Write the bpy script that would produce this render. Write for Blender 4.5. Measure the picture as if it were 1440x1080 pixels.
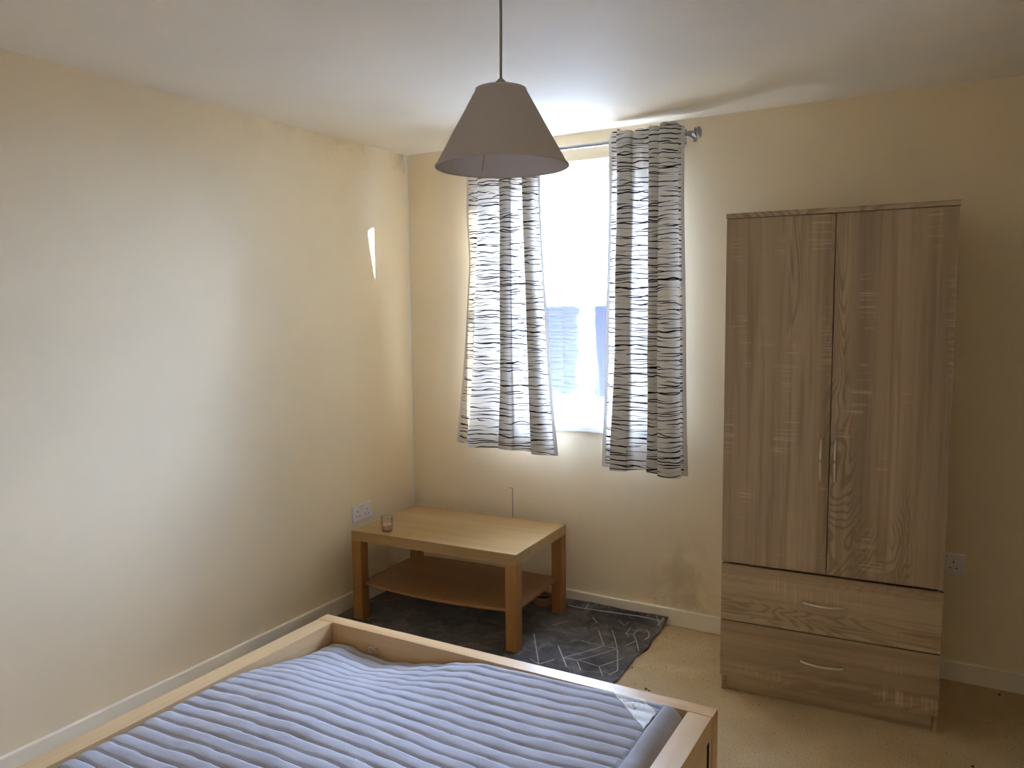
import bpy, bmesh, math, random
from mathutils import Vector, Matrix
from mathutils import noise as mn

for o in list(bpy.data.objects):
    bpy.data.objects.remove(o, do_unlink=True)
S = bpy.context.scene
C = S.collection
random.seed(7)
sin, cos, pi = math.sin, math.cos, math.pi

# ------------------------------------------------------------------ camera
cam_d = bpy.data.cameras.new('camera')
cam = bpy.data.objects.new('camera', cam_d); C.objects.link(cam)
yaw, pitch, roll = 0.51959, -0.09695, -0.01089
fw = Vector((-sin(yaw)*cos(pitch), cos(yaw)*cos(pitch), sin(pitch)))
rt = Vector((cos(yaw), sin(yaw), 0)); up = rt.cross(fw)
r2 = cos(roll)*rt + sin(roll)*up; u2 = -sin(roll)*rt + cos(roll)*up
M = Matrix((r2, u2, -fw)).transposed().to_4x4()
M.translation = Vector((2.6728, -3.5418, 1.5226))
cam.matrix_world = M
cam_d.sensor_fit = 'HORIZONTAL'; cam_d.sensor_width = 36.0
cam_d.lens = 1107.2 * 36.0 / 1440.0
cam_d.clip_start = 0.05
S.camera = cam

# ------------------------------------------------------------------ light
SKY = 12.0
SUN = 8.0
world = bpy.data.worlds.new('sky'); S.world = world; world.use_nodes = True
bg = world.node_tree.nodes['Background']
bg.inputs[0].default_value = (0.54, 0.69, 1.01, 1); bg.inputs[1].default_value = SKY
sun_d = bpy.data.lights.new('sun', 'SUN'); sun_d.energy = SUN; sun_d.color = (1.0, 0.90, 0.72); sun_d.angle = math.radians(0.53)
sun = bpy.data.objects.new('sun', sun_d); C.objects.link(sun)
sun.rotation_euler = Vector((-1.0, -0.495, -0.206)).to_track_quat('-Z', 'Y').to_euler()
por_d = bpy.data.lights.new('window_portal', 'AREA'); por_d.shape = 'RECTANGLE'; por_d.size = 0.8; por_d.size_y = 1.3
por_d.cycles.is_portal = True
por = bpy.data.objects.new('window_portal', por_d); C.objects.link(por)
por.location = (1.0, 0.33, 1.58); por.rotation_euler = Vector((0, -1, 0)).to_track_quat('-Z', 'Z').to_euler()
S.view_settings.view_transform = 'Standard'; S.view_settings.look = 'None'
S.view_settings.gamma = 1.0; S.view_settings.use_curve_mapping = False
S.view_settings.exposure = 3.40
S.cycles.max_bounces = 14; S.cycles.diffuse_bounces = 10; S.cycles.transmission_bounces = 10
S.cycles.transparent_max_bounces = 12; S.cycles.caustics_reflective = False; S.cycles.caustics_refractive = False
S.cycles.sample_clamp_indirect = 8.0

# ------------------------------------------------------------------ material helpers
def lin(c):
    return tuple(((v/255)/12.92 if v/255 <= 0.04045 else ((v/255+0.055)/1.055)**2.4) for v in c) + (1,)

class NT:
    def __init__(s, name):
        s.m = bpy.data.materials.new(name); s.m.use_nodes = True
        s.t = s.m.node_tree; s.n = s.t.nodes; s.l = s.t.links
        s.bsdf = s.n['Principled BSDF']; s.out = s.n['Material Output']
    def node(s, ty, **kw):
        n = s.n.new(ty)
        for k, v in kw.items(): setattr(n, k, v)
        return n
    def set(s, sock, v):
        if isinstance(v, bpy.types.NodeSocket): s.l.new(v, sock)
        else: sock.default_value = v
    def math(s, op, a, b=0.0, clamp=False):
        n = s.node('ShaderNodeMath', operation=op); n.use_clamp = clamp
        s.set(n.inputs[0], a); s.set(n.inputs[1], b); return n.outputs[0]
    def coord(s, kind='Object', scale=(1,1,1), loc=(0,0,0), rnd=False):
        c = s.node('ShaderNodeTexCoord').outputs[kind]
        if rnd:
            oi = s.node('ShaderNodeObjectInfo').outputs['Random']
            k = s.math('MULTIPLY', oi, 13.9)
            cb = s.node('ShaderNodeCombineXYZ'); s.l.new(k, cb.inputs[0]); s.l.new(k, cb.inputs[1]); s.l.new(k, cb.inputs[2])
            a = s.node('ShaderNodeVectorMath', operation='ADD'); s.l.new(c, a.inputs[0]); s.l.new(cb.outputs[0], a.inputs[1]); c = a.outputs[0]
        mp = s.node('ShaderNodeMapping'); s.l.new(c, mp.inputs[0])
        mp.inputs['Scale'].default_value = scale; mp.inputs['Location'].default_value = loc
        return mp.outputs[0]
    def noise(s, vec, scale=1.0, detail=3.0, rough=0.55, dist=0.0):
        n = s.node('ShaderNodeTexNoise'); s.l.new(vec, n.inputs['Vector'])
        n.inputs['Scale'].default_value = scale; n.inputs['Detail'].default_value = detail
        n.inputs['Roughness'].default_value = rough; n.inputs['Distortion'].default_value = dist
        return n.outputs['Fac']
    def ramp(s, fac, stops):
        n = s.node('ShaderNodeValToRGB'); s.l.new(fac, n.inputs[0]); e = n.color_ramp.elements
        while len(e) < len(stops): e.new(0.5)
        for i, (p, c) in enumerate(stops):
            e[i].position = p; e[i].color = c if len(c) == 4 else tuple(c) + (1,)
        return n.outputs[0]
    def gray(s, fac, a, b):     # smooth 0..1 between a and b
        n = s.node('ShaderNodeMapRange'); n.interpolation_type = 'SMOOTHSTEP'
        s.set(n.inputs[0], fac); n.inputs[1].default_value = a; n.inputs[2].default_value = b
        return n.outputs[0]
    def mix(s, fac, a, b, mode='MIX'):
        n = s.node('ShaderNodeMix', data_type='RGBA', blend_type=mode)
        s.set(n.inputs[0], fac); s.set(n.inputs[6], a); s.set(n.inputs[7], b); return n.outputs[2]
    def bump(s, h, strength=0.2, dist=0.01):
        n = s.node('ShaderNodeBump'); n.inputs['Strength'].default_value = strength; n.inputs['Distance'].default_value = dist
        s.l.new(h, n.inputs['Height']); s.l.new(n.outputs[0], s.bsdf.inputs['Normal'])
    def base(s, col, rough=0.6, metal=0.0, spec=None):
        s.set(s.bsdf.inputs['Base Color'], col); s.set(s.bsdf.inputs['Roughness'], rough); s.bsdf.inputs['Metallic'].default_value = metal
        if spec is not None: s.bsdf.inputs['Specular IOR Level'].default_value = spec
        return s.m

def plain(name, c, rough=0.5, metal=0.0, spec=None):
    return NT(name).base(lin(c), rough, metal, spec)

def mat_wall(name, c, stains=True):
    k = NT(name); p = k.coord('Object')
    big = k.noise(p, 1.6, 4, 0.6); fine = k.noise(p, 90, 3)
    col = k.mix(k.math('MULTIPLY', k.gray(big, .35, .75), .22), lin(c), lin(tuple(v*.88 for v in c)))
    if stains:
        sp = k.noise(k.coord('Object', (1, 1, 1), (3, 1, 7)), 3.5, 5, 0.65)
        sx = k.node('ShaderNodeSeparateXYZ'); k.l.new(k.node('ShaderNodeTexCoord').outputs['Object'], sx.inputs[0])
        # damp patches: along the ceiling edge near the window corner, and low down by the skirting
        if stains == 'left':
            hi = k.math('MULTIPLY', k.gray(sx.outputs[2], 2.16, 2.33), k.gray(sx.outputs[1], -1.5, -.15))
            lo = k.math('MULTIPLY', k.gray(sx.outputs[2], .62, .15), k.gray(sx.outputs[1], -.75, -.1))
        else:
            a = k.math('SUBTRACT', sx.outputs[0], 1.58); a = k.math('ABSOLUTE', a)
            hi = k.math('MULTIPLY', k.gray(sx.outputs[2], .62, .16), k.gray(a, .26, .02))
            lo = k.math('MULTIPLY', k.gray(sx.outputs[2], .8, .1), k.gray(sx.outputs[0], .3, .0))
        d = k.math('MAXIMUM', hi, lo)
        d = k.math('MULTIPLY', d, k.gray(sp, .44, .66))
        col = k.mix(k.math('MULTIPLY', d, .38), col, lin((140, 116, 84)))
    k.bump(fine, .06, .004)
    return k.base(col, .62, spec=.3)

WALLC = (245, 230, 199)
m_wall_l = mat_wall('cream_wall_paint_a', WALLC, 'left')
m_wall_b = mat_wall('cream_wall_paint_b', WALLC, 'back')
m_wall_o = mat_wall('cream_wall_paint_c', WALLC, False)
m_ceil = mat_wall('white_ceiling_paint', (243, 237, 224), False)
m_white = plain('white_gloss_paint', (238, 238, 236), .35)
m_skirt = plain('cream_skirting_paint', (247, 240, 222), .4)
m_seal = plain('white_filler', (236, 232, 220), .7)

def mat_carpet():
    k = NT('sand_carpet'); p = k.coord('Object')
    a = k.noise(p, 4.0, 5, .6); b = k.noise(p, 170, 3, .6); sp = k.noise(p, 85, 2, .5); pat = k.noise(p, 2.2, 3, .5)
    col = k.ramp(a, [(.3, lin((210, 186, 146))), (.7, lin((228, 206, 168)))])
    col = k.mix(k.math('MULTIPLY', k.gray(b, .40, .66), .42), col, lin((160, 136, 102)))
    sm = k.math('MULTIPLY', k.gray(sp, .66, .73), k.gray(pat, .42, .62))
    col = k.mix(k.math('MULTIPLY', sm, .85), col, lin((52, 42, 34)))
    k.bump(b, .5, .006)
    return k.base(col, .95, spec=.1)
m_carpet = mat_carpet()

def mat_rug():
    k = NT('charcoal_rug'); p = k.coord('Object')
    a = k.noise(p, 5, 5, .65, .6); b = k.noise(p, 300, 2)
    d = k.noise(k.coord('Object', (1, 1, 1), (5, 2, 0)), 11, 4, .7, .8)
    col = k.ramp(a, [(.35, lin((40, 39, 42))), (.68, lin((104, 101, 103)))])
    col = k.mix(k.math('MULTIPLY', k.gray(d, .48, .66), .6), col, lin((140, 132, 124)))
    k.bump(b, .5, .004)
    m = k.base(col, .8, spec=.25)
    k.bsdf.inputs['Sheen Weight'].default_value = .35; k.bsdf.inputs['Sheen Roughness'].default_value = .4
    return m
m_rug = mat_rug()
m_silver = NT('silver_rug_line').base(lin((186, 182, 172)), .5)

def mat_oak(name, axis):
    # saw-textured light oak foil; axis = direction of the grain
    k = NT(name)
    st = (1, 1, .1) if axis == 'z' else (.1, 1, 1)
    def sc(a, b): return (a, a, b) if axis == 'z' else (b, a, a)
    pl = k.noise(k.coord('Object', sc(9.0, .0), rnd=True), 1, 1, .4)              # broad boards
    fi = k.noise(k.coord('Object', sc(48, 1.1), rnd=True), 1, 6, .68, .35)             # fine streaks
    w = k.noise(k.coord('Object', sc(4.0, .9), rnd=True), 1, 3, .45, .9)
    ring = k.math('SINE', k.math('MULTIPLY', w, 200.0))                           # cathedral figure
    msk = k.gray(k.noise(k.coord('Object', sc(6.5, .55), (2, 3, 1), rnd=True), 1, 1), .46, .60)
    saw = k.noise(k.coord('Object', sc(3.0, 130), rnd=True), 1, 2, .5)
    smk = k.gray(k.noise(k.coord('Object', sc(11, 3.5), (8, 3, 5), rnd=True), 1, 1), .56, .68)
    col = k.ramp(pl, [(.25, lin((150, 133, 109))), (.5, lin((176, 155, 127))), (.75, lin((192, 173, 143)))])
    col = k.mix(k.math('MULTIPLY', k.gray(fi, .42, .72), .50), col, lin((122, 100, 76)))
    rg = k.math('MULTIPLY', k.math('MULTIPLY', k.gray(ring, -.1, .9), msk), .42)
    col = k.mix(rg, col, lin((106, 80, 60)))
    sw = k.math('MULTIPLY', k.math('MULTIPLY', k.gray(saw, .5, .66), smk), .55)
    col = k.mix(sw, col, lin((214, 190, 160)))
    k.bump(fi, .12, .003)
    return k.base(col, .5, spec=.35)
m_oak_v = mat_oak('rough_sawn_oak_upright', 'z')
m_oak_h = mat_oak('rough_sawn_oak_level', 'x')

def mat_birch(name, axis, c1, c2, rough=.38):
    k = NT(name)
    sc = {'x': (1.2, 26, 26), 'y': (26, 1.2, 26), 'z': (26, 26, 1.2)}[axis]
    s2 = {'x': (.5, 5, 5), 'y': (5, .5, 5), 'z': (5, 5, .5)}[axis]
    a = k.noise(k.coord('Object', sc, rnd=True), 1, 4, .6); b = k.noise(k.coord('Object', s2, rnd=True), 1, 2, .5, .5)
    col = k.ramp(b, [(.3, lin(c1)), (.7, lin(c2))])
    col = k.mix(k.math('MULTIPLY', k.gray(a, .4, .75), .35), col, lin(tuple(v*.8 for v in c1)))
    return k.base(col, rough, spec=.45)
m_bed_x = mat_birch('birch_veneer_across', 'x', (208, 166, 114), (224, 188, 140))
m_bed_y = mat_birch('birch_veneer_along', 'y', (216, 182, 136), (232, 202, 158))
m_tab_x = mat_birch('beech_veneer_across', 'x', (170, 138, 92), (184, 152, 105), .32)
m_tab_z = mat_birch('beech_veneer_upright', 'z', (160, 112, 62), (178, 130, 76), .4)
m_shelf = mat_birch('beech_veneer_shelf', 'x', (150, 108, 66), (166, 122, 78), .4)

m_steel = plain('brushed_steel', (222, 214, 200), .38, .55)
m_rod = plain('grey_metal', (170, 172, 178), .35, .8)
m_dark = plain('dark_gap', (24, 20, 18), .8)
m_plastic = plain('white_plastic', (236, 232, 232), .35)
m_hole = plain('socket_hole', (40, 38, 38), .6)
m_red = plain('red_mark', (150, 40, 36), .5)
m_cord = plain('grey_cable', (150, 140, 128), .5)
m_holder = plain('grey_plastic', (176, 170, 162), .5)
m_bowl = NT('terracotta_clay'); 
m_bowl = m_bowl.base(lin((158, 130, 102)), .7)
m_scuff = plain('dark_scuff', (188, 176, 150), .8)

def mat_shade():
    k = NT('taupe_fabric_shade'); b = k.noise(k.coord('Object'), 400, 2)
    d = k.node('ShaderNodeBsdfDiffuse'); d.inputs[0].default_value = lin((214, 209, 210))
    t = k.node('ShaderNodeBsdfTranslucent'); t.inputs[0].default_value = lin((216, 207, 204))
    mx = k.node('ShaderNodeMixShader'); mx.inputs[0].default_value = .30
    k.l.new(d.outputs[0], mx.inputs[1]); k.l.new(t.outputs[0], mx.inputs[2]); k.l.new(mx.outputs[0], k.out.inputs[0])
    return k.m
m_shade = mat_shade()

def mat_curtain():
    # white cloth printed with brushed black wavy lines; UV is metres of cloth
    k = NT('white_curtain_black_brush_lines')
    uv = k.node('ShaderNodeTexCoord').outputs['UV']
    sx = k.node('ShaderNodeSeparateXYZ'); k.l.new(uv, sx.inputs[0]); U, V = sx.outputs[0], sx.outputs[1]
    def mapped(su, sv, ou, ov):
        m = k.node('ShaderNodeMapping'); k.l.new(uv, m.inputs[0]); m.inputs['Scale'].default_value = (su, sv, 1); m.inputs['Location'].default_value = (ou, ov, 0)
        return m.outputs[0]
    total = None
    for i, (per, amp, wmax) in enumerate([(.0205, .026, .060), (.033, .036, .030)]):
        wob = k.noise(mapped(5.5, 7, 3.1*i, 1.7*i), 1, 2, .5)
        v2 = k.math('ADD', V, k.math('MULTIPLY', wob, amp*1.6))
        fr = k.math('FRACT', k.math('DIVIDE', v2, per))
        dist = k.math('ABSOLUTE', k.math('SUBTRACT', fr, .5))
        th = k.noise(mapped(5.5, 40, 7+i, 2*i), 1, 1, .5)
        width = k.math('MULTIPLY', k.gray(th, .33, .64), wmax + .070)
        line = k.gray(k.math('SUBTRACT', width, dist), -.015, .03)
        total = line if total is None else k.math('MAXIMUM', total, line)
    # plain borders at both sides of the cloth (attribute border = distance to the side edge)
    at = k.node('ShaderNodeAttribute'); at.attribute_name = 'edge'
    total = k.math('MULTIPLY', total, k.gray(at.outputs['Fac'], .014, .020))
    col = k.mix(total, lin((214, 211, 206)), lin((24, 25, 34)))
    d = k.node('ShaderNodeBsdfDiffuse'); k.l.new(col, d.inputs[0])
    t = k.node('ShaderNodeBsdfTranslucent')
    k.l.new(k.mix(1.0, col, lin((236, 230, 222)), 'MULTIPLY'), t.inputs[0])
    mx = k.node('ShaderNodeMixShader'); k.l.new(k.math('MULTIPLY', k.math('ADD', k.math('MULTIPLY', k.gray(at.outputs['Fac'], .018, .022), .8), .2), .24), mx.inputs[0])
    k.l.new(d.outputs[0], mx.inputs[1]); k.l.new(t.outputs[0], mx.inputs[2]); k.l.new(mx.outputs[0], k.out.inputs[0])
    return k.m
m_curtain = mat_curtain()

def mat_mattress():
    k = NT('grey_mattress_cotton'); p = k.coord('Object')
    a = k.noise(p, 3.0, 4, .6); b = k.noise(p, 500, 2); c = k.noise(p, 26, 4, .65)
    col = k.ramp(a, [(.3, lin((170, 169, 176))), (.7, lin((186, 185, 192)))])
    k.bump(k.math('ADD', c, k.math('MULTIPLY', b, .15)), .22, .006)
    return k.base(col, .9, spec=.15)
m_matt = mat_mattress()
m_thread = plain('dark_stitching', (110, 110, 124), .9)

def mat_label():
    k = NT('printed_white_ribbon'); p = k.coord('Object')
    a = k.noise(p, 90, 2, .6); b = k.noise(p, 14, 1)
    f = k.math('MULTIPLY', k.gray(a, .58, .66), k.gray(b, .48, .58))
    col = k.mix(k.math('MULTIPLY', f, .8), lin((236, 236, 234)), lin((120, 128, 140)))
    return k.base(col, .7)
m_label = mat_label()

def mat_glass_pane(fog):
    k = NT('window_glass_fogged' if fog else 'window_glass_clear')
    tr = k.node('ShaderNodeBsdfTransparent'); tr.inputs[0].default_value = (.95, .97, .98, 1)
    gl = k.node('ShaderNodeBsdfGlossy'); gl.inputs['Roughness'].default_value = .02
    fr = k.node('ShaderNodeFresnel'); fr.inputs[0].default_value = 1.45
    m1 = k.node('ShaderNodeMixShader'); k.l.new(k.math('MULTIPLY', fr.outputs[0], .6), m1.inputs[0]); k.l.new(tr.outputs[0], m1.inputs[1]); k.l.new(gl.outputs[0], m1.inputs[2])
    res = m1.outputs[0]
    if fog:   # condensation creeping in from the edges of the pane
        tl = k.node('ShaderNodeBsdfTranslucent'); tl.inputs[0].default_value = (.95, .97, 1, 1)
        at = k.node('ShaderNodeAttribute'); at.attribute_name = 'edge'
        nz = k.noise(k.coord('Object'), 9, 4, .6)
        e = k.math('ADD', at.outputs['Fac'], k.math('MULTIPLY', k.math('SUBTRACT', nz, .5), .12))
        f = k.math('ADD', k.math('MULTIPLY', k.gray(e, .05, -.01), .12), 0.0)
        m2 = k.node('ShaderNodeMixShader'); k.l.new(f, m2.inputs[0]); k.l.new(res, m2.inputs[1]); k.l.new(tl.outputs[0], m2.inputs[2])
        res = m2.outputs[0]
    k.l.new(res, k.out.inputs[0]); return k.m
m_pane = mat_glass_pane(False); m_pane_fog = mat_glass_pane(True)

def mat_glass():
    k = NT('clear_glass')
    tr = k.node('ShaderNodeBsdfTransparent'); tr.inputs[0].default_value = (.96, .97, .97, 1)
    gl = k.node('ShaderNodeBsdfGlossy'); gl.inputs['Roughness'].default_value = .04
    lw = k.node('ShaderNodeLayerWeight'); lw.inputs[0].default_value = .35
    m1 = k.node('ShaderNodeMixShader'); k.l.new(k.math('ADD', k.math('MULTIPLY', lw.outputs['Fresnel'], .5), .03), m1.inputs[0]); k.l.new(tr.outputs[0], m1.inputs[1]); k.l.new(gl.outputs[0], m1.inputs[2])
    k.l.new(m1.outputs[0], k.out.inputs[0]); return k.m
m_glass = mat_glass()
m_wax = plain('pink_wax', (226, 184, 180), .5)

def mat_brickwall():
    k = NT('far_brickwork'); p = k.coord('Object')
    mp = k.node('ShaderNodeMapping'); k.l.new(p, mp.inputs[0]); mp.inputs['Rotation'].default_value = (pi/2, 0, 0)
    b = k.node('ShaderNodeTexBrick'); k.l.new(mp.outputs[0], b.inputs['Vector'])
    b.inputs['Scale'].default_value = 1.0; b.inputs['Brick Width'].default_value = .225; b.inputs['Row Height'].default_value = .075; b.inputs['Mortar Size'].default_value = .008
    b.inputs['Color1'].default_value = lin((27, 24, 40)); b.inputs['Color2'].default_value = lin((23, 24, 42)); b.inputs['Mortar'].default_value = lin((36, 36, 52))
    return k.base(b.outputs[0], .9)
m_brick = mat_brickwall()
m_ground = plain('pale_paving', (150, 146, 140), .9)
m_stone = plain('pale_stone', (214, 210, 200), .8)

# ------------------------------------------------------------------ geometry helpers
def link(name, me, mat, parent=None, smooth=False, bevel=0.0, seg=2):
    o = bpy.data.objects.new(name, me); C.objects.link(o)
    if mat: me.materials.append(mat)
    if parent is not None: o.parent = parent
    if smooth:
        for p in me.polygons: p.use_smooth = True
    if bevel:
        b = o.modifiers.new('bevel', 'BEVEL'); b.width = bevel; b.segments = seg; b.limit_method = 'ANGLE'; b.angle_limit = math.radians(40)
    return o

class MB:
    def __init__(s): s.v = []; s.f = []; s.sm = []
    def box(s, a, b):
        x0, y0, z0 = a; x1, y1, z1 = b; n = len(s.v)
        s.v += [(x0,y0,z0),(x1,y0,z0),(x1,y1,z0),(x0,y1,z0),(x0,y0,z1),(x1,y0,z1),(x1,y1,z1),(x0,y1,z1)]
        s.f += [tuple(n+i for i in q) for q in ((0,3,2,1),(4,5,6,7),(0,1,5,4),(1,2,6,5),(2,3,7,6),(3,0,4,7))]
        return s
    def tube(s, pts, r, seg=10, caps=True):
        pts = [Vector(p) for p in pts]; n0 = len(s.v); k = len(pts)
        rr = r if isinstance(r, (list, tuple)) else [r]*k
        t0 = (pts[1]-pts[0]).normalized(); ref = Vector((0,0,1)) if abs(t0.z) < .9 else Vector((1,0,0))
        for i, p in enumerate(pts):
            t = (pts[min(i+1,k-1)]-pts[max(i-1,0)]).normalized()
            a = ref.cross(t).normalized(); b = t.cross(a)
            for j in range(seg):
                an = 2*pi*j/seg; s.v.append(tuple(p + a*cos(an)*rr[i] + b*sin(an)*rr[i]))
        for i in range(k-1):
            for j in range(seg):
                q = (j+1) % seg
                s.f.append((n0+i*seg+j, n0+i*seg+q, n0+(i+1)*seg+q, n0+(i+1)*seg+j))
        if caps:
            s.f.append(tuple(n0+j for j in range(seg))[::-1]); s.f.append(tuple(n0+(k-1)*seg+j for j in range(seg)))
        return s
    def lathe(s, prof, c=(0,0,0), seg=48, close=False):
        n0 = len(s.v); k = len(prof)
        for r, z in prof:
            for j in range(seg):
                a = 2*pi*j/seg; s.v.append((c[0]+r*cos(a), c[1]+r*sin(a), c[2]+z))
        for i in range(k if close else k-1):
            i2 = (i+1) % k
            for j in range(seg):
                q = (j+1) % seg; s.f.append((n0+i*seg+j, n0+i*seg+q, n0+i2*seg+q, n0+i2*seg+j))
        return s
    def prism(s, poly, z0, z1):
        n0 = len(s.v); k = len(poly)
        s.v += [(x,y,z0) for x,y in poly] + [(x,y,z1) for x,y in poly]
        s.f.append(tuple(n0+i for i in range(k))[::-1]); s.f.append(tuple(n0+k+i for i in range(k)))
        for i in range(k):
            q = (i+1) % k; s.f.append((n0+i, n0+q, n0+k+q, n0+k+i))
        return s
    def mesh(s, name):
        me = bpy.data.meshes.new(name); me.from_pydata(s.v, [], s.f); me.update()
        bm = bmesh.new(); bm.from_mesh(me); bmesh.ops.recalc_face_normals(bm, faces=bm.faces); bm.to_mesh(me); bm.free()
        return me
    def build(s, name, mat, parent=None, smooth=False, bevel=0.0, seg=2):
        return link(name, s.mesh(name), mat, parent, smooth, bevel, seg)

def box(name, a, b, mat, parent=None, bevel=0.0): return MB().box(a, b).build(name, mat, parent, False, bevel)
def auto_smooth(o, deg=35):
    me = o.data
    for p in me.polygons: p.use_smooth = True
    me.set_sharp_from_angle(angle=math.radians(deg))
    return o
def empty(name, loc=(0,0,0), rz=0.0):
    o = bpy.data.objects.new(name, None); C.objects.link(o); o.location = loc; o.rotation_euler = (0,0,rz); o.empty_display_size = .1
    return o
def tag(o, label, cat=None, group=None, kind=None):
    o['label'] = label
    if cat: o['category'] = cat
    if group: o['group'] = group
    if kind: o['kind'] = kind
    return o
def struct(o, label=None):
    o['kind'] = 'structure'
    if label: o['label'] = label
    return o
def catmull(pts, n):
    out = []
    P = [pts[0]] + list(pts) + [pts[-1]]
    for i in range(1, len(P)-2):
        for j in range(n):
            t = j/n; a = [Vector(q) for q in P[i-1:i+3]]
            out.append(.5*((2*a[1]) + (-a[0]+a[2])*t + (2*a[0]-5*a[1]+4*a[2]-a[3])*t*t + (-a[0]+3*a[1]-3*a[2]+a[3])*t**3))
    out.append(Vector(pts[-1])); return out

# ------------------------------------------------------------------ room shell
W, D, H, T = 3.40, -4.35, 2.354, 0.29
WX0, WX1, WZ0, WZ1 = 0.60, 1.40, 0.905, 2.225

def floor_mesh():
    nx, ny = 150, 180; v = []; f = []
    for j in range(ny+1):
        for i in range(nx+1):
            x = W*i/nx; y = D*j/ny; z = 0.0
            if x > 1.3:
                k = min(1, (x-1.3)/.2)*max(0, min(1, (1.87-x)/.06))
                for y0, h in ((-.175, .010), (-.44, .013), (-.80, .008)):
                    d = y - (y0 + .02*sin(x*4)); z += k*h*math.exp(-(d/(.045 if d < 0 else .022))**2)
            v.append((x, y, min(z, .013)))
    for j in range(ny):
        for i in range(nx):
            a = j*(nx+1)+i; f.append((a, a+nx+1, a+nx+2, a+1))
    me = bpy.data.meshes.new('floor'); me.from_pydata(v, [], f); return me
fl = link('floor', floor_mesh(), m_carpet, smooth=True); struct(fl, 'worn sand coloured carpet with dirt specks and ripples')
struct(box('ceiling', (0, D, H), (W, 0, H+.12), m_ceil), 'off-white painted ceiling')
wl = struct(box('wall_left', (-.12, D, -.1), (0, T, H+.12), m_wall_l), 'cream painted wall with damp marks near the corner')
wb = MB().box((0, 0, -.1), (WX0, T, H+.12)).box((WX1, 0, -.1), (W, T, H+.12)).box((WX0, 0, -.1), (WX1, T, WZ0)).box((WX0, 0, WZ1), (WX1, T, H+.12))
wb = struct(wb.build('wall_back', m_wall_b), 'cream painted window wall')
struct(box('wall_right', (W, D, -.1), (W+.12, T, H+.12), m_wall_o), 'cream painted side wall')
struct(box('wall_front', (0, D-.12, -.1), (W, D, H+.12), m_wall_o), 'cream painted wall behind the viewer')

def skirting(name, a, b, label):
    o = box(name, a, b, m_skirt, None, .005); o.modifiers['bevel'].segments = 3; return struct(o, label)
skirting('baseboard_left', (0, D, 0), (.018, 0, .083), 'cream skirting board along the left wall')
skirting('baseboard_back', (.018, -.018, 0), (W-.018, 0, .083), 'cream skirting board under the window')
skirting('baseboard_right', (W-.018, D, 0), (W, -1.075, .083), 'cream skirting board along the right wall')
skirting('baseboard_front', (.018, D, 0), (W-.018, D+.018, .083), 'cream skirting board behind the viewer')
# added dark door, out of view, to darken the corner by the wardrobe
dr = struct(empty('added_door', (W, -.62, 0)), 'added dark brown door, out of view, that darkens the wardrobe corner')
m_door = mat_birch('dark_stained_wood', 'z', (70, 46, 30), (88, 60, 40), .45)
box('added_door_leaf', (-.022, -.38, .01), (-.002, .38, 2.0), m_door, dr, .002)
for a, b in (((-.028, -.45, 0), (-.002, -.385, 2.07)), ((-.028, .385, 0), (-.002, .45, 2.07)), ((-.028, -.385, 2.005), (-.002, .385, 2.07))):
    box('added_door_frame', a, b, m_door, dr, .003)
MB().lathe([(.0001, .05), (.016, .048), (.022, .036), (.016, .022), (.009, .016), (.009, 0), (.0001, 0)], (0, 0, 0), 20).build('added_door_knob', m_steel, dr, True).matrix_local = Matrix.Translation((-.022, -.32, 1.0)) @ Matrix.Rotation(-pi/2, 4, 'Y')
# filler strip in the corner
sm = MB(); pr = None
n = 60; v0 = []
for i in range(n+1):
    z = .46 + (H-.46)*i/n; w = .010 + .007*mn.noise(Vector((0, 0, z*6))) + (.02 if z > H-.06 else 0)
    v0 += [(.0012, -max(w, .004), z), (.0012+.004, -.002, z), (max(w*.5, .003), -.0012, z)]
sf = []
for i in range(n):
    a = i*3; sf += [(a, a+1, a+4, a+3), (a+1, a+2, a+5, a+4)]
me = bpy.data.meshes.new('corner_filler'); me.from_pydata(v0, [], sf)
link('corner_filler', me, m_seal, wl, True)
# old cable scar on the window wall above the table
MB().box((.640, -.002, .40), (.646, .001, .575)).box((.622, -.0015, .572), (.646, .001, .576)).build('cable_scar', m_scuff, wb)
sc = MB()
for i in range(14):
    x = random.gauss(1.58, .17); z = .09 + abs(random.gauss(0, .05)); r = random.uniform(.0015, .005)
    sc.box((x-r, -.0012, z-r*.5), (x+r*1.6, .0005, z+r*.5))
cs = sc.build('plaster_flakes', m_scuff, wb); cs['kind'] = 'stuff'

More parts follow.
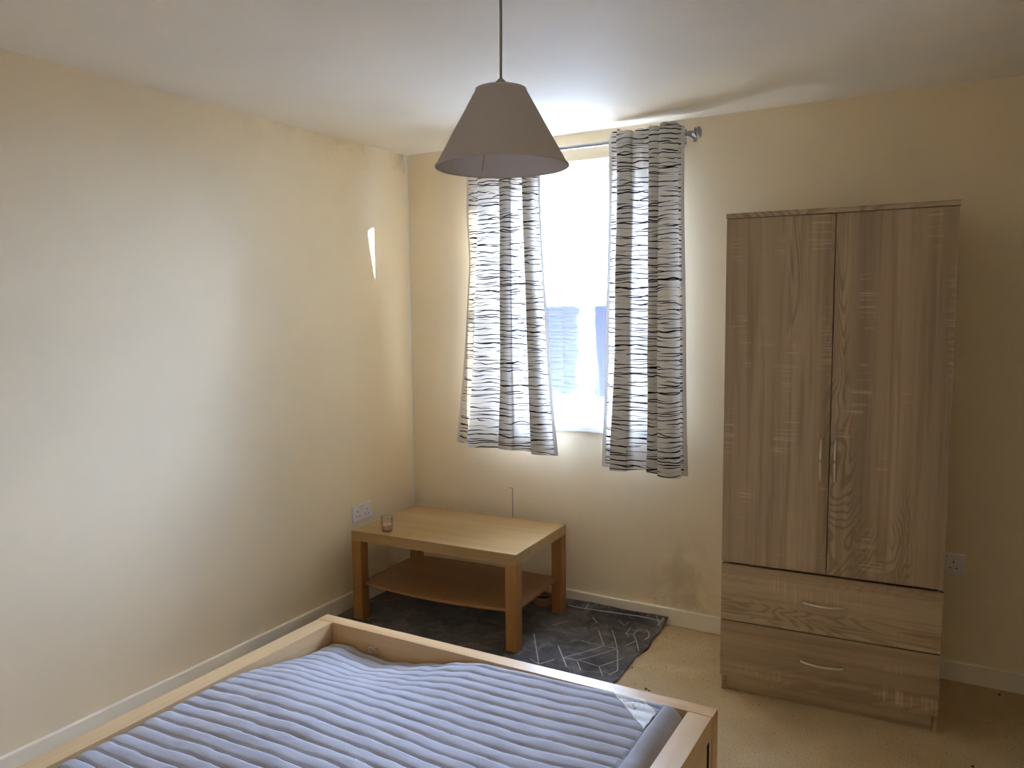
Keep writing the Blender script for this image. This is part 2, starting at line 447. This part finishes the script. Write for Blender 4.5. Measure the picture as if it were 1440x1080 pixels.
# ------------------------------------------------------------------ window
win = struct(empty('window_1', (1.0, 0, .905)), 'white sash window between the curtains')
def wbx(m, a, b): return m.box((a[0]-1.0, a[1], a[2]-.905), (b[0]-1.0, b[1], b[2]-.905))
FZ0, FZ1 = .935, 2.225
m = MB()
wbx(m, (WX0, .12, FZ0), (WX0+.035, .215, FZ1)); wbx(m, (WX1-.035, .12, FZ0), (WX1, .215, FZ1))
wbx(m, (WX0+.035, .12, 2.195), (WX1-.035, .215, FZ1)); wbx(m, (WX0+.035, .12, FZ0), (WX1-.035, .215, .950))
m.build('window_frame', m_white, win, bevel=.003)
def sash(name, y0, y1, z0, z1, top, bot, bar, fog):
    x0, x1 = WX0+.036, WX1-.036; st = .042; m = MB()
    wbx(m, (x0, y0, z0), (x0+st, y1, z1)); wbx(m, (x1-st, y0, z0), (x1, y1, z1))
    wbx(m, (x0+st, y0, z1-top), (x1-st, y1, z1)); wbx(m, (x0+st, y0, z0), (x1-st, y1, z0+bot))
    s = m.build(name, m_white, win, bevel=.004)
    panes = [(x0+st, 1.0-.012), (1.0+.012, x1-st)] if bar else [(x0+st, x1-st)]
    if bar:
        m = MB(); wbx(m, (1.0-.012, y0+.004, z0+bot), (1.0+.012, y1-.004, z1-top)); m.build('glazing_bar', m_white, s, bevel=.004)
    ym = (y0+y1)/2
    for a, b in panes:
        nx, nz = 16, 30; v = []; f = []; ed = []
        for sy in (-.002, .002):
            for j in range(nz+1):
                for i in range(nx+1):
                    x = a+(b-a)*i/nx; z = z0+bot+(z1-top-z0-bot)*j/nz
                    v.append((x-1.0, ym+sy, z-.905)); ed.append(min(abs(x-1.0)-.012 if bar else 1, b-x if not bar else 1, (z-(z0+bot))*.9, x-a+.02 if a < .9 else 1))
        o2 = (nx+1)*(nz+1)
        for j in range(nz):
            for i in range(nx):
                q = j*(nx+1)+i; f.append((q, q+1, q+nx+2, q+nx+1)); f.append((o2+q, o2+q+nx+1, o2+q+nx+2, o2+q+1))
        me = bpy.data.meshes.new('pane'); me.from_pydata(v, [], f)
        at = me.attributes.new('edge', 'FLOAT', 'POINT'); at.data.foreach_set('value', ed)
        link('pane', me, m_pane_fog if fog else m_pane, s)
    return s
us = sash('upper_sash', .172, .208, 1.560, 2.194, .046, .040, False, False)
ls = sash('lower_sash', .132, .168, .951, 1.600, .040, .074, True, True)
for x in (.80, .92):
    MB().lathe([(.0001, 0), (.006, 0), (.006, .008), (.0001, .010)], (x-1.0, .14, 1.600-.905), 12).build('sash_screw', m_steel, ls, True)
m = MB(); wbx(m, (WX0-.04, -.032, .905), (WX1+.04, 0, .935)); wbx(m, (WX0, 0, .905), (WX1, .132, .935))
m.build('window_sill', m_white, win, bevel=.006, seg=3)
m = MB(); wbx(m, (WX0, .19, .885), (WX1, T+.05, .925)); 
m.build('outer_sill', m_ground, win, bevel=.004)

# ------------------------------------------------------------------ outside
g = MB().box((-60, T, -3.1), (60, 70, -3.0)).build('outside_ground', m_ground); struct(g, 'pale paved ground outside the window')
t = empty('far_wall', (0, 13, -3.0)); tag(t, 'dark brick wall under an added flat canopy seen through the lower panes', 'wall')
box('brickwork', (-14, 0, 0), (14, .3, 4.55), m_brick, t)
box('shade_canopy', (-14.1, -5.0, 4.53), (14.1, .36, 4.62), m_brick, t)  # added overhang that keeps skylight off the brickwork below

# ------------------------------------------------------------------ curtain rod and curtains
RZ, RY = 2.268, -.105
rod = empty('curtain_rod', (1.0, 0, RZ)); tag(rod, 'grey metal curtain rod with disc ends above the window', 'curtain rod')
MB().tube([(.385-1, RY, 0), (1.625-1, RY, 0)], .0095, 14).build('rod', m_rod, rod, True)
def finial(x, d):
    prof = [(.0095, 0), (.011, .004), (.011, .010), (.021, .012), (.022, .016), (.012, .019), (.012, .024), (.024, .027), (.024, .033), (.014, .039), (.0001, .041)]
    o = MB().lathe([(r, z) for r, z in prof], (0, 0, 0), 28).build('finial', m_rod, rod)
    auto_smooth(o, 40); o.location = (x-1.0, RY, 0); o.rotation_euler = (0, d*pi/2, 0)
finial(1.622, 1); finial(.388, -1)
for x in (.447, 1.604):
    MB().box((x-1-.004, RY+.004, -.010), (x-1+.004, 0, -.003)).box((x-1-.008, -.005, -.018), (x-1+.008, 0, .012)).build('bracket', m_rod, rod, bevel=.002)

def curtain(name, top, bot, zt, zb, hem, label, tuck=False):
    root = empty(name, (bot[0][0]*.5+bot[-1][0]*.5, -.12, zb)); tag(root, label, 'curtain', 'printed curtains at the window')
    ox, oy, oz = root.location
    n = 14; A = catmull([(x, y, 0) for x, y in top], n); B = catmull([(x, y, 0) for x, y in bot], n); K = len(A)
    arc = [0]
    for i in range(1, K): arc.append(arc[-1] + (B[i]-B[i-1]).length)
    L = arc[-1]; NZ = 110; v = []; f = []; uv = []; ed = []
    for j in range(NZ+1):
        t = j/NZ
        for i in range(K):
            s = i/(K-1)
            tt = t**1.9
            P = A[i].lerp(B[i], tt)
            zbot = zb + hem(s); z = zt + (zbot-zt)*t
            wob = .006*mn.noise(Vector((s*6, z*2.2, 3.3)))*min(1, t*3)
            x = P.x + wob
            y = P.y + .008*mn.noise(Vector((s*9, z*1.7, 8.1)))*min(1, t*3)
            if tuck and s < .13:
                q = min(1, max(0, (2.02-z)/.30)); y += .040*q*q*(3-2*q)*(1-s/.13)
            if t < .10: y -= .010*(1-t/.10)*abs(sin(arc[i]*46))
            # ruffled heading and cloth pulled tight over the rod
            if z > RZ - .05:
                if z > RZ+.012: y += .012*min(1, (z-RZ-.012)/.02); z += .006*sin(s*31)+.006*abs(sin(arc[i]*46))
                dz = abs(z-RZ)
                if dz < .03: y += -.004*(1-dz/.03)
            v.append((x-ox, y-oy, z-oz)); uv.append((arc[i], z)); ed.append(min(arc[i], L-arc[i]))
    for j in range(NZ):
        for i in range(K-1):
            a = j*K+i; f.append((a, a+1, a+K+1, a+K))
    me = bpy.data.meshes.new('cloth'); me.from_pydata(v, [], f)
    ul = me.uv_layers.new(name='UVMap')
    for lp in me.loops: ul.data[lp.index].uv = uv[lp.vertex_index]
    at = me.attributes.new('edge', 'FLOAT', 'POINT'); at.data.foreach_set('value', ed)
    cl = link('cloth', me, m_curtain, root, True)
    # back of the rod pocket
    v = []; f = []; uv = []; q = 0
    for j in range(5):
        z = zt - .012 - j*.020
        for i in range(0, K, 3):
            v.append((A[i].x-ox, (RY+.016+.003*sin(i*.4)) - oy, z-oz)); uv.append((arc[i]+1.3, z))
    kk = len(range(0, K, 3))
    for j in range(4):
        for i in range(kk-1):
            a = j*kk+i; f.append((a, a+1, a+kk+1, a+kk))
    me = bpy.data.meshes.new('rod_pocket'); me.from_pydata(v, [], f); ul = me.uv_layers.new(name='UVMap')
    for lp in me.loops: ul.data[lp.index].uv = uv[lp.vertex_index]
    at = me.attributes.new('edge', 'FLOAT', 'POINT'); at.data.foreach_set('value', [1.0]*len(v))
    link('rod_pocket', me, m_curtain, root, True)
    return root

Lb = [(.340,-.112),(.410,-.118),(.464,-.132),(.472,-.150),(.466,-.166),(.495,-.166),(.560,-.142),(.610,-.124),(.670,-.116),(.735,-.116),(.738,-.126),(.690,-.136),(.655,-.148),(.655,-.160),(.690,-.166),(.732,-.162),(.742,-.146),(.780,-.126),(.840,-.118),(.925,-.116),(.930,-.124),(.880,-.134),(.846,-.148),(.850,-.162),(.910,-.158),(.985,-.142)]
def squeeze(P, a0, a1, b0, b1, ky):
    return [(b0+(x-a0)*(b1-b0)/(a1-a0), -.117+(y+.117)*ky) for x, y in P]
Lt = squeeze(Lb, .340, .985, .462, .890, .6)
curtain('curtain', Lt, Lb, 2.300, .800, lambda s: .012*(1-s) - .004*sin(s*9), 'white black-lined curtain hanging nearest the corner, behind the lampshade', True)
Rb = [(1.200,-.118),(1.240,-.116),(1.290,-.115),(1.335,-.116),(1.338,-.126),(1.300,-.136),(1.264,-.150),(1.264,-.164),(1.290,-.172),(1.335,-.166),(1.346,-.148),(1.370,-.126),(1.410,-.118),(1.460,-.115),(1.500,-.116),(1.502,-.126),(1.470,-.136),(1.446,-.152),(1.448,-.176),(1.470,-.180),(1.495,-.170),(1.502,-.172),(1.508,-.198),(1.545,-.212),(1.588,-.192),(1.602,-.155),(1.588,-.130),(1.625,-.118)]
Rt = squeeze(Rb, 1.200, 1.625, 1.238, 1.592, .62)
curtain('curtain', Rt, Rb, 2.305, .762, lambda s: -.006*sin(s*8), 'white black-lined curtain hanging nearest the wardrobe, bunched in deep folds')

# ------------------------------------------------------------------ pendant lamp
LX, LY = 1.757, -1.976
lamp = empty('pendant_lamp', (LX, LY, H)); tag(lamp, 'pendant lamp with taupe cone shade on a thin grey cord', 'lamp')
zb, zt = 1.838-H, 2.006-H
o = MB().lathe([(.150, zb), (.0565, zt), (.0545, zt), (.148, zb)], (0,0,0), 96, True).build('lamp_shade', m_shade, lamp); auto_smooth(o, 30)
sh = o
for r, z in ((.1495, zb+.001), (.0560, zt)):
    MB().tube([(r*cos(a*pi/36), r*sin(a*pi/36), z) for a in range(73)], .0022, 8, False).build('shade_rim', m_shade, sh, True)
a0 = 2.45
MB().tube([(.1475*cos(a0), .1475*sin(a0), zb+.004), (.0550*cos(a0), .0550*sin(a0), zt-.004)], .0016, 6).build('shade_seam', m_cord, sh, True)
MB().tube([(0, 0, -.01), (.002, 0, zt/2), (0, 0, zt+.012)], .0032, 10).build('cord', m_cord, lamp, True)
o = MB().lathe([(.0001, .024), (.005, .024), (.011, .018), (.0135, .008), (.0145, 0), (.0145, -.04), (.018, -.042), (.018, -.062), (.0001, -.064)], (0, 0, zt), 28).build('lamp_holder', m_holder, lamp); auto_smooth(o, 40)
for k in range(3):
    a = k*2*pi/3+.4; MB().tube([(.017*cos(a), .017*sin(a), zt-.03), (.0555*cos(a), .0555*sin(a), zt-.003)], .0014, 6).build('spider_arm', m_holder, lamp, True)
o = MB().lathe([(.0001, 0), (.038, 0), (.038, -.008), (.030, -.018), (.010, -.024), (.0001, -.024)], (0, 0, 0), 32).build('ceiling_rose', m_white, lamp); auto_smooth(o, 40)

# ------------------------------------------------------------------ wardrobe
wd = empty('wardrobe', (1.8890, -.5371, 0), .0487); tag(wd, 'light oak-effect wardrobe with two doors and two drawers', 'wardrobe')
WW, WH, WD = .764, 1.862, .47
FT = .016
box('side_panel', (.004, FT, 0), (.020, WD, WH-.018), m_oak_v, wd, .0008)
box('side_panel', (WW-.020, FT, 0), (WW-.004, WD, WH-.018), m_oak_v, wd, .0008)
box('top_panel', (-.001, -.004, WH-.018), (WW+.001, WD, WH), m_oak_h, wd, .0008)
box('back_panel', (.020, WD-.004, .06), (WW-.020, WD, WH-.018), m_oak_v, wd)
box('shelf', (.020, FT+.05, .516), (WW-.020, WD-.004, .532), m_oak_h, wd)
box('plinth', (.021, FT+.008, .001), (WW-.021, FT+.024, .062), m_oak_h, wd, .0008)
box('base_panel', (.020, FT+.024, .050), (WW-.020, WD-.004, .062), m_oak_h, wd)
def handle(parent, a, b, out):
    a, b = Vector(a), Vector(b); pts = []
    ax = (b-a).normalized()
    pts.append(a + Vector((0, .002, 0)))
    for i in range(17):
        t = i/16; pts.append(a.lerp(b, t) + Vector((0, -.008-out*sin(pi*t)**.8, 0)))
    pts.append(b + Vector((0, .002, 0)))
    MB().tube(pts, .0042, 10).build('handle', m_steel, parent, True)
DZ0, DZ1 = .5275, WH-.020
d = box('door', (.001, 0, DZ0), (WW/2-.0015, FT, DZ1), m_oak_v, wd, .001); handle(d, (.354, 0, .881), (.354, 0, 1.031), .020)
d = box('door', (WW/2+.0015, 0, DZ0), (WW-.001, FT, DZ1), m_oak_v, wd, .001); handle(d, (.403, 0, .880), (.403, 0, 1.032), .020)
d = box('drawer', (.001, 0, .2955), (WW-.001, FT, .5190), m_oak_h, wd, .001); handle(d, (.305, 0, .412), (.453, 0, .412), .020)
d = box('drawer', (.001, 0, .0640), (WW-.001, FT, .2905), m_oak_h, wd, .001); handle(d, (.303, 0, .182), (.450, 0, .182), .020)

# ------------------------------------------------------------------ coffee table
TR = .0396
tb = empty('coffee_table', (.1002, -.1345, 0), TR); tag(tb, 'low beech-effect coffee table with curved shelf in the corner', 'table')
TW, TD = .9025, .5427
box('tabletop', (0, -TD, .400), (TW, 0, .450), m_tab_x, tb, .0015)
lg = .055
for x, y in ((0, -TD), (TW-lg, -TD), (0, -lg), (TW-lg, -lg)):
    box('leg', (x, y, .0065), (x+lg, y+lg, .400), m_tab_z, tb, .0015)
poly = []
i0 = .028
for k in range(21):
    t = k/20; poly.append((i0 + (TW-2*i0)*t, -TD+.036 - .040*sin(pi*t)))
for k in range(1, 11):
    t = k/10; poly.append((TW-i0 + .006*sin(pi*t), -TD+.036 + (TD-.072)*t))
for k in range(1, 21):
    t = k/20; poly.append((TW-i0 - (TW-2*i0)*t, -.036 + .02*sin(pi*t)))
for k in range(1, 10):
    t = k/10; poly.append((i0 - .006*sin(pi*t), -.036 - (TD-.072)*t))
MB().prism(poly, .172, .186).build('shelf', m_shelf, tb, bevel=.002)

# candle glass on the table
cg = empty('candle_glass', (.283, -.600, .450)); tag(cg, 'small glass tumbler with pink candle wax on the coffee table', 'candle')
prof = [(.0001, 0), (.024, 0), (.0275, .003), (.0305, .070), (.0285, .070), (.0262, .008), (.0001, .007)]
o = MB().lathe(prof, (0,0,0), 40).build('glass', m_glass, cg); auto_smooth(o, 50)
o = MB().lathe([(.0001, .0075), (.0258, .0082), (.0268, .030), (.024, .032), (.010, .030), (.0001, .029)], (0,0,0), 32).build('wax', m_wax, cg); auto_smooth(o, 50)
MB().tube([(0, 0, .028), (.001, .001, .038)], .0009, 6).build('wick', m_dark, cg)

# ------------------------------------------------------------------ rug
def rug_z(x, y):
    z = .006 + .0025*mn.noise(Vector((x*5, y*5, 1))) + .0022*mn.noise(Vector((x*13, y*11, 4)))
    if x > .86:
        k = min(1, (x-.86)/.08)
        if y > -.075: z += k*.034*((y+.075)/.055)**1.4
    if x > 1.36: z += .004*(1+sin(y*23))*((x-1.36)/.14)
    for lx, ly in ((.13,-.16),(.97,-.126),(.15,-.647),(.99,-.613)):      # pressed flat by the table legs
        k = min(1, max(0, (math.hypot(x-lx, y-ly)-.045)/.03)); z = .006+(z-.006)*k
    return max(z, .0035)
rug = empty('rug', (.76, -.9, 0)); tag(rug, 'dark charcoal rug with silver geometric lines under the coffee table', 'rug')
nx, ny = 150, 160; v = []; f = []
RX0, RX1, RY0, RY1 = .022, 1.505, -.020, -1.235
for j in range(ny+1):
    for i in range(nx+1):
        x = RX0 + (RX1-RX0)*i/nx; y = RY0 + (RY1-RY0)*j/ny
        xx = x + (.005*sin(y*16)+.004*sin(y*37+1)) * max(0, (x-1.3)/.2) * (1 if y > -.35 else .3)
        v.append((xx-.76, y+.9, rug_z(x, y)))
for j in range(ny):
    for i in range(nx):
        a = j*(nx+1)+i; f.append((a, a+nx+1, a+nx+2, a+1))
me = bpy.data.meshes.new('pile'); me.from_pydata(v, [], f)
o = link('pile', me, m_rug, rug, True)
sl = o.modifiers.new('thick', 'SOLIDIFY'); sl.thickness = .0035; sl.offset = -1
RUGL = [[(1.22,-.391),(1.318,-.396),(1.397,-.395),(1.342,-.49),(1.292,-.579),(1.393,-.588),(1.456,-.478)],[(1.328,-.405),(1.224,-.59)],[(1.393,-.588),(1.442,-.666)],[(1.293,-.592),(1.341,-.66)],[(1.15,-.487),(1.224,-.59),(1.274,-.659)],[(1.224,-.59),(1.295,-.584)],[(1.195,-.618),(1.158,-.69),(.993,-.425)],[(1.3,-.221),(1.35,-.307),(1.391,-.385)],[(1.244,-.251),(1.33,-.39)],[(1.369,-.222),(1.405,-.218),(1.403,-.158),(1.434,-.134),(1.465,-.171),(1.479,-.223),(1.473,-.255)],[(1.405,-.218),(1.442,-.279),(1.416,-.343)],[(1.442,-.279),(1.487,-.367)],[(1.4,-.401),(1.476,-.587),(1.457,-.639)],[(.992,-.053),(1.088,-.055),(1.218,-.046),(1.357,-.039),(1.485,-.044)],[(1.447,-.024),(1.484,-.071)],[(1.467,-.069),(1.485,-.028)],[(1.088,-.055),(1.093,-.028)],[(1.279,-.089),(1.328,-.135),(1.33,-.086)],[(1.153,-.115),(1.203,-.171)],[(1.158,-.69),(1.1,-.663)],[(1.02,-.301),(1.07,-.209)],[(1.363,-.148),(1.369,-.222),(1.395,-.253)],
        [(.60,-.80),(.72,-.76),(.80,-.84),(.92,-.80),(1.0,-.88)],[(.30,-.74),(.42,-.80),(.40,-.92),(.52,-.98)]]
for ln in RUGL:
    v = []; f = []
    wd2 = random.choice((.0030, .0036, .0042))
    P = []
    for a, b in zip(ln[:-1], ln[1:]):
        k = max(2, int((Vector(b)-Vector(a)).length/.012))
        P += [Vector(a).lerp(Vector(b), i/k) for i in range(k)]
    P.append(Vector(ln[-1]))
    for i, p in enumerate(P):
        t = (P[min(i+1, len(P)-1)]-P[max(i-1, 0)]).normalized(); nn = Vector((-t.y, t.x))
        w = wd2*(.55+.6*abs(mn.noise(Vector((p.x*40, p.y*40, 2)))))
        for s_ in (-1, 1):
            q = p + nn*w*s_; v.append((q.x-.76, q.y+.9, rug_z(q.x, q.y)+.0016))
    for i in range(len(P)-1): f.append((2*i, 2*i+1, 2*i+3, 2*i+2))
    me = bpy.data.meshes.new('woven_line'); me.from_pydata(v, [], f)
    link('woven_line', me, m_silver, rug)

# clay bowl under the table
bw = empty('bowl', (.875, -.105, .010)); tag(bw, 'small clay bowl on the rug behind the table leg', 'bowl')
o = MB().lathe([(.0001, 0), (.026, 0), (.044, .014), (.053, .036), (.052, .056), (.047, .056), (.046, .038), (.036, .016), (.0001, .012)], (0,0,0), 40).build('bowl_body', m_bowl, bw); auto_smooth(o, 50)
o = MB().lathe([(.0001, .030), (.044, .030), (.0455, .034), (.0001, .036)], (0,0,0), 32).build('dark_disc', m_dark, bw)  # flat dark disc across the inside of the bowl

# ------------------------------------------------------------------ bed
bx0, bx1, by0, by1, bz = .492, 2.071, -1.250, -3.330, .300
bed = empty('bed_frame', ((bx0+bx1)/2, (by0+by1)/2, 0)); tag(bed, 'pale birch-veneer double bed frame with low footboard', 'bed')
cx, cy = (bx0+bx1)/2, (by0+by1)/2
def bb(name, a, b, mat, parent=bed, bevel=.0012): return box(name, (a[0]-cx, a[1]-cy, a[2]), (b[0]-cx, b[1]-cy, b[2]), mat, parent, bevel)
fb = bb('footboard', (bx0, by0-.055, .006), (bx1, by0, bz), m_bed_x)
rw = .073
bb('side_rail', (bx0+.003, by1+.05, .095), (bx0+.003+rw, by0-.0565, bz-.0005), m_bed_y)
sr = bb('side_rail', (bx1-.003-rw, by1+.05, .095), (bx1-.003, by0-.0565, bz-.0005), m_bed_y)
bb('headboard', (bx0, by1, .006), (bx1, by1+.05, .77), m_bed_x)
# metal joint in the outer face of the near rail
bb('joint_recess', (bx1-.004, by0-.105, .10), (bx1-.0020, by0-.082, .235), m_dark, sr, 0)
bb('joint_strip', (bx1-.0032, by0-.084, .10), (bx1-.0008, by0-.074, .238), m_steel, sr, .0005)
# steel mattress stop on the inner face of the footboard
mb = MB(); X, Y, Z = .775-cx, by0-.055-cy, .232
for a, b in (((-.020, -.010, -.012), (.020, -.001, -.009)), ((-.020, -.010, -.012), (-.016, -.001, .010)), ((.016, -.010, -.012), (.020, -.001, .010)), ((-.020, -.010, .007), (.020, -.001, .010))):
    mb.box((X+a[0], Y+a[1], Z+a[2]), (X+b[0], Y+b[1], Z+b[2]))
mb.build('mattress_stop', m_steel, fb, bevel=.0008)
# slatted base
for k in range(17):
    y = by0-.12 - k*.118
    bb('slat', (bx0+.08, y-.07, .150), (bx1-.08, y, .166), m_bed_x)

# ------------------------------------------------------------------ mattress
mx0, mx1, my0, my1 = .572, 1.990, -1.312, -3.250
EDGE = [(.56,.240),(.65,.246),(.76,.224),(.86,.216),(.96,.232),(1.09,.258),(1.18,.284),(1.30,.303),(1.50,.306),(1.75,.315),(1.93,.316),(2.0,.312)]
def interp(T_, x):
    if x <= T_[0][0]: return T_[0][1]
    for (a, b), (c, d_) in zip(T_[:-1], T_[1:]):
        if x <= c:
            t = (x-a)/(c-a); t = t*t*(3-2*t); return b+(d_-b)*t
    return T_[-1][1]
def m_base(x, y):
    far = interp(EDGE, x); k = min(1, (my0-y)/.55); k = k*k*(3-2*k)
    body = .312 + .008*sin(x*5.1+y*2.0) + .010*mn.noise(Vector((x*1.6, y*1.6, 5)))
    z = far*(1-k) + body*k
    z -= .05*math.exp(-((x-.60)/.10)**2)*math.exp(-((y+1.55)/.28)**2)*.4
    return z
SP = .050
def groove(x, y):
    yy = y + .008*mn.noise(Vector((x*2.3, y*1.1, 2.0))) + .004*mn.noise(Vector((x*7, y*3, 6)))
    ph = (my0 - .045 - yy)/SP
    return ph
SEAM = 1.928
def m_surf(x, y):
    z = m_base(x, y)
    ph = groove(x, y); fr = ph - math.floor(ph); d = min(fr, 1-fr)*SP
    puff = .008*(1-math.exp(-d/.0055)) - .005
    if y > my0-.03: puff *= .7
    if x < SEAM: z += puff*min(1, (SEAM-x)/.015+.25)
    else: z += .002 + .004*mn.noise(Vector((x*14, y*9, 7)))
    z += .0034*mn.noise(Vector((x*10, y*13, 1))) + .0014*mn.noise(Vector((x*28, y*40, 2)))
    # roll over the edges
    e = .035
    for dd in (x-mx0, y-my1, my0-y):
        if dd < e: z -= (e - math.sqrt(max(0, e*e-(e-dd)**2)))*.75
    e = .055; dd = mx1-x
    if dd < e: z -= (e - math.sqrt(max(0, e*e-(e-dd)**2)))*1.0
    if abs(x-SEAM) < .006: z -= .004*(1-abs(x-SEAM)/.006)
    return z
mt = empty('mattress', ((mx0+mx1)/2, (my0+my1)/2, .166)); tag(mt, 'thin grey channel-quilted mattress lying in the bed frame', 'mattress')
qx, qy, qz = mt.location
xs = [mx0 + .035*(i/6)**1.5 for i in range(6)] + [mx0+.035 + (SEAM-.012-mx0-.035)*i/120 for i in range(121)] + [SEAM-.008, SEAM-.004, SEAM, SEAM+.004, SEAM+.008] + [SEAM+.01+(mx1-SEAM-.01)*(i/10) for i in range(1, 11)]
NY = 470; ys = [my0 + (my1-my0)*j/NY for j in range(NY+1)]
v = []; f = []
for y in ys:
    for x in xs: v.append((x-qx, y-qy, m_surf(x, y)-qz))
kx = len(xs)
for j in range(NY):
    for i in range(kx-1):
        a = j*kx+i; f.append((a, a+kx, a+kx+1, a+1))
ring = [i for i in range(kx)] + [j*kx+kx-1 for j in range(1, NY+1)] + [NY*kx+i for i in range(kx-2, -1, -1)] + [j*kx for j in range(NY-1, 0, -1)]
prev = ring
for zz, ins in ((.215, -.004), (.185, -.002), (.1672, .02)):
    cur = []
    for q in ring:
        x, y, z = v[q]; x += qx; y += qy; z = min(zz, z+qz-.004)
        sx_ = 1 if x > 1.3 else -1; 
        if abs(x-mx0) < 1e-6: x += ins
        if abs(x-mx1) < 1e-6: x -= ins
        if abs(y-my0) < 1e-6: y -= max(ins, 0)
        if abs(y-my1) < 1e-6: y += max(ins, 0)
        v.append((x-qx, y-qy, z-qz)); cur.append(len(v)-1)
    for i in range(len(ring)):
        k = (i+1) % len(ring); f.append((prev[i], prev[k], cur[k], cur[i]))
    prev = cur
f.append(tuple(prev))
me = bpy.data.meshes.new('quilted_cover'); me.from_pydata(v, [], f)
bm = bmesh.new(); bm.from_mesh(me); bmesh.ops.recalc_face_normals(bm, faces=bm.faces); bm.to_mesh(me); bm.free()
link('quilted_cover', me, m_matt, mt, True)
# stitched seam beside the border
MB().tube([(SEAM-qx, y-qy, m_surf(SEAM, y)-qz+.0002) for y in ys[6:-6:2]], .0011, 5).build('border_seam', m_thread, mt, True)
# stitched channels across the cover
def seam_y(x, k):
    y = my0-.045-k*SP
    for _ in range(6): y += (groove(x, y)-k)*SP
    return y
K_ = 0
while True:
    if my0-.045-K_*SP < my1+.05: break
    pts = []
    for i in range(90):
        x = mx0+.012+(SEAM-.004-mx0-.012)*i/89; y = seam_y(x, K_); pts.append((x-qx, y-qy, m_surf(x, y)-qz+.0009))
    MB().tube(pts, .0019, 5).build('channel_seam', m_thread, mt, True)
    K_ += 1
# printed ribbon sewn across the corner
q4 = [(1.765, -1.335), (1.862, -1.330), (1.926, -1.395), (1.926, -1.500)]
v = []; f = []; NN = 34
for j in range(NN+1):
    t = j/NN
    for i in range(11):
        s_ = i/10
        a = Vector(q4[0]).lerp(Vector(q4[3]), t); b = Vector(q4[1]).lerp(Vector(q4[2]), t); p = a.lerp(b, s_)
        v.append((p.x-qx, p.y-qy, m_surf(min(p.x, SEAM-.008), p.y)+.0022-qz))
for j in range(NN):
    for i in range(10):
        a = j*11+i; f.append((a, a+11, a+12, a+1))
me = bpy.data.meshes.new('ribbon'); me.from_pydata(v, [], f)
rb = link('ribbon', me, m_label, mt, True); rb['label'] = 'white printed ribbon across the corner'
bm_ = MB()
for k in range(10):
    t = .28+.03*random.random(); s_ = .1+.08*k
    a = Vector(q4[0]).lerp(Vector(q4[3]), t); b = Vector(q4[1]).lerp(Vector(q4[2]), t*.75); p = a.lerp(b, s_)
    z = m_surf(p.x, p.y)+.0030; w = random.uniform(.0015, .004)
    bm_.box((p.x-w-qx, p.y-.0015-qy, z-qz), (p.x+w-qx, p.y+.0015-qy, z+.0006-qz))
bm_.build('ribbon_print', m_red, rb)

# ------------------------------------------------------------------ sockets
def socket(loc, rz, label):
    r = empty('wall_socket', loc, rz); tag(r, label, 'socket', 'double wall sockets')
    o = box('faceplate', (-.073, -.009, -.043), (.073, 0, .043), m_plastic, r, .003); o.modifiers['bevel'].segments = 3
    for s_ in (-1, 1):
        c = s_*.036
        box('pin_hole', (c-.002, -.0094, .004), (c+.002, -.0085, .014), m_hole, o)
        for q in (-.011, .011): box('pin_hole', (c+q-.0035, -.0094, -.018), (c+q+.0035, -.0085, -.014), m_hole, o)
        c2 = s_*.010
        sw = box('switch', (c2-.0065, -.0118, .012), (c2+.0065, -.009, .034), m_plastic, r, .001)
        box('switch_mark', (c2-.003, -.0121, .029), (c2+.003, -.0117, .0315), m_red, sw)
    return r
socket((0, -.460, .4772), -pi/2+pi, 'white double wall socket beside the coffee table')
socket((2.642, 0, .481), 0, 'white double wall socket half hidden behind the wardrobe')

# ------------------------------------------------------------------ crumbs on the carpet
cr = MB()
spots = [(1.63,-.67,.009),(1.646,-.676,.007),(1.751,-.708,.005),(1.515,-.52,.005),(1.577,-.651,.004),(1.659,-.694,.004),(2.758,-.66,.007),(2.852,-.06,.008),(1.60,-.60,.004)]
for k in range(70):
    spots.append((random.uniform(1.54, 1.86), random.uniform(-.95, -.05), random.uniform(.0015, .0032)))
for k in range(60):
    spots.append((random.uniform(1.9, 3.0), random.uniform(-1.2, -.58), random.uniform(.0015, .0035)))
for x, y, r in spots:
    n0 = len(cr.v)
    z = 0
    k = min(1, max(0, (x-1.3)/.2))*max(0, min(1, (1.87-x)/.06))
    for y0, hh in ((-.175, .010), (-.44, .013), (-.80, .008)):
        d = y-(y0+.02*sin(x*4)); z += k*hh*math.exp(-(d/(.045 if d < 0 else .022))**2)
    z = min(z, .013)-.0005
    for a in range(5):
        an = a*2*pi/5 + x*50; rr = r*random.uniform(.6, 1.2); cr.v.append((x+rr*cos(an), y+rr*sin(an), z))
    cr.v.append((x+r*.2, y, z+r*.8))
    for a in range(5): cr.f.append((n0+a, n0+(a+1) % 5, n0+5))
    cr.f.append((n0+4, n0+3, n0+2, n0+1, n0))
o = cr.build('carpet_crumbs', plain('dark_crumb', (58, 46, 36), .9)); tag(o, 'tiny dark crumbs scattered over the sand carpet', 'crumbs', kind='stuff')
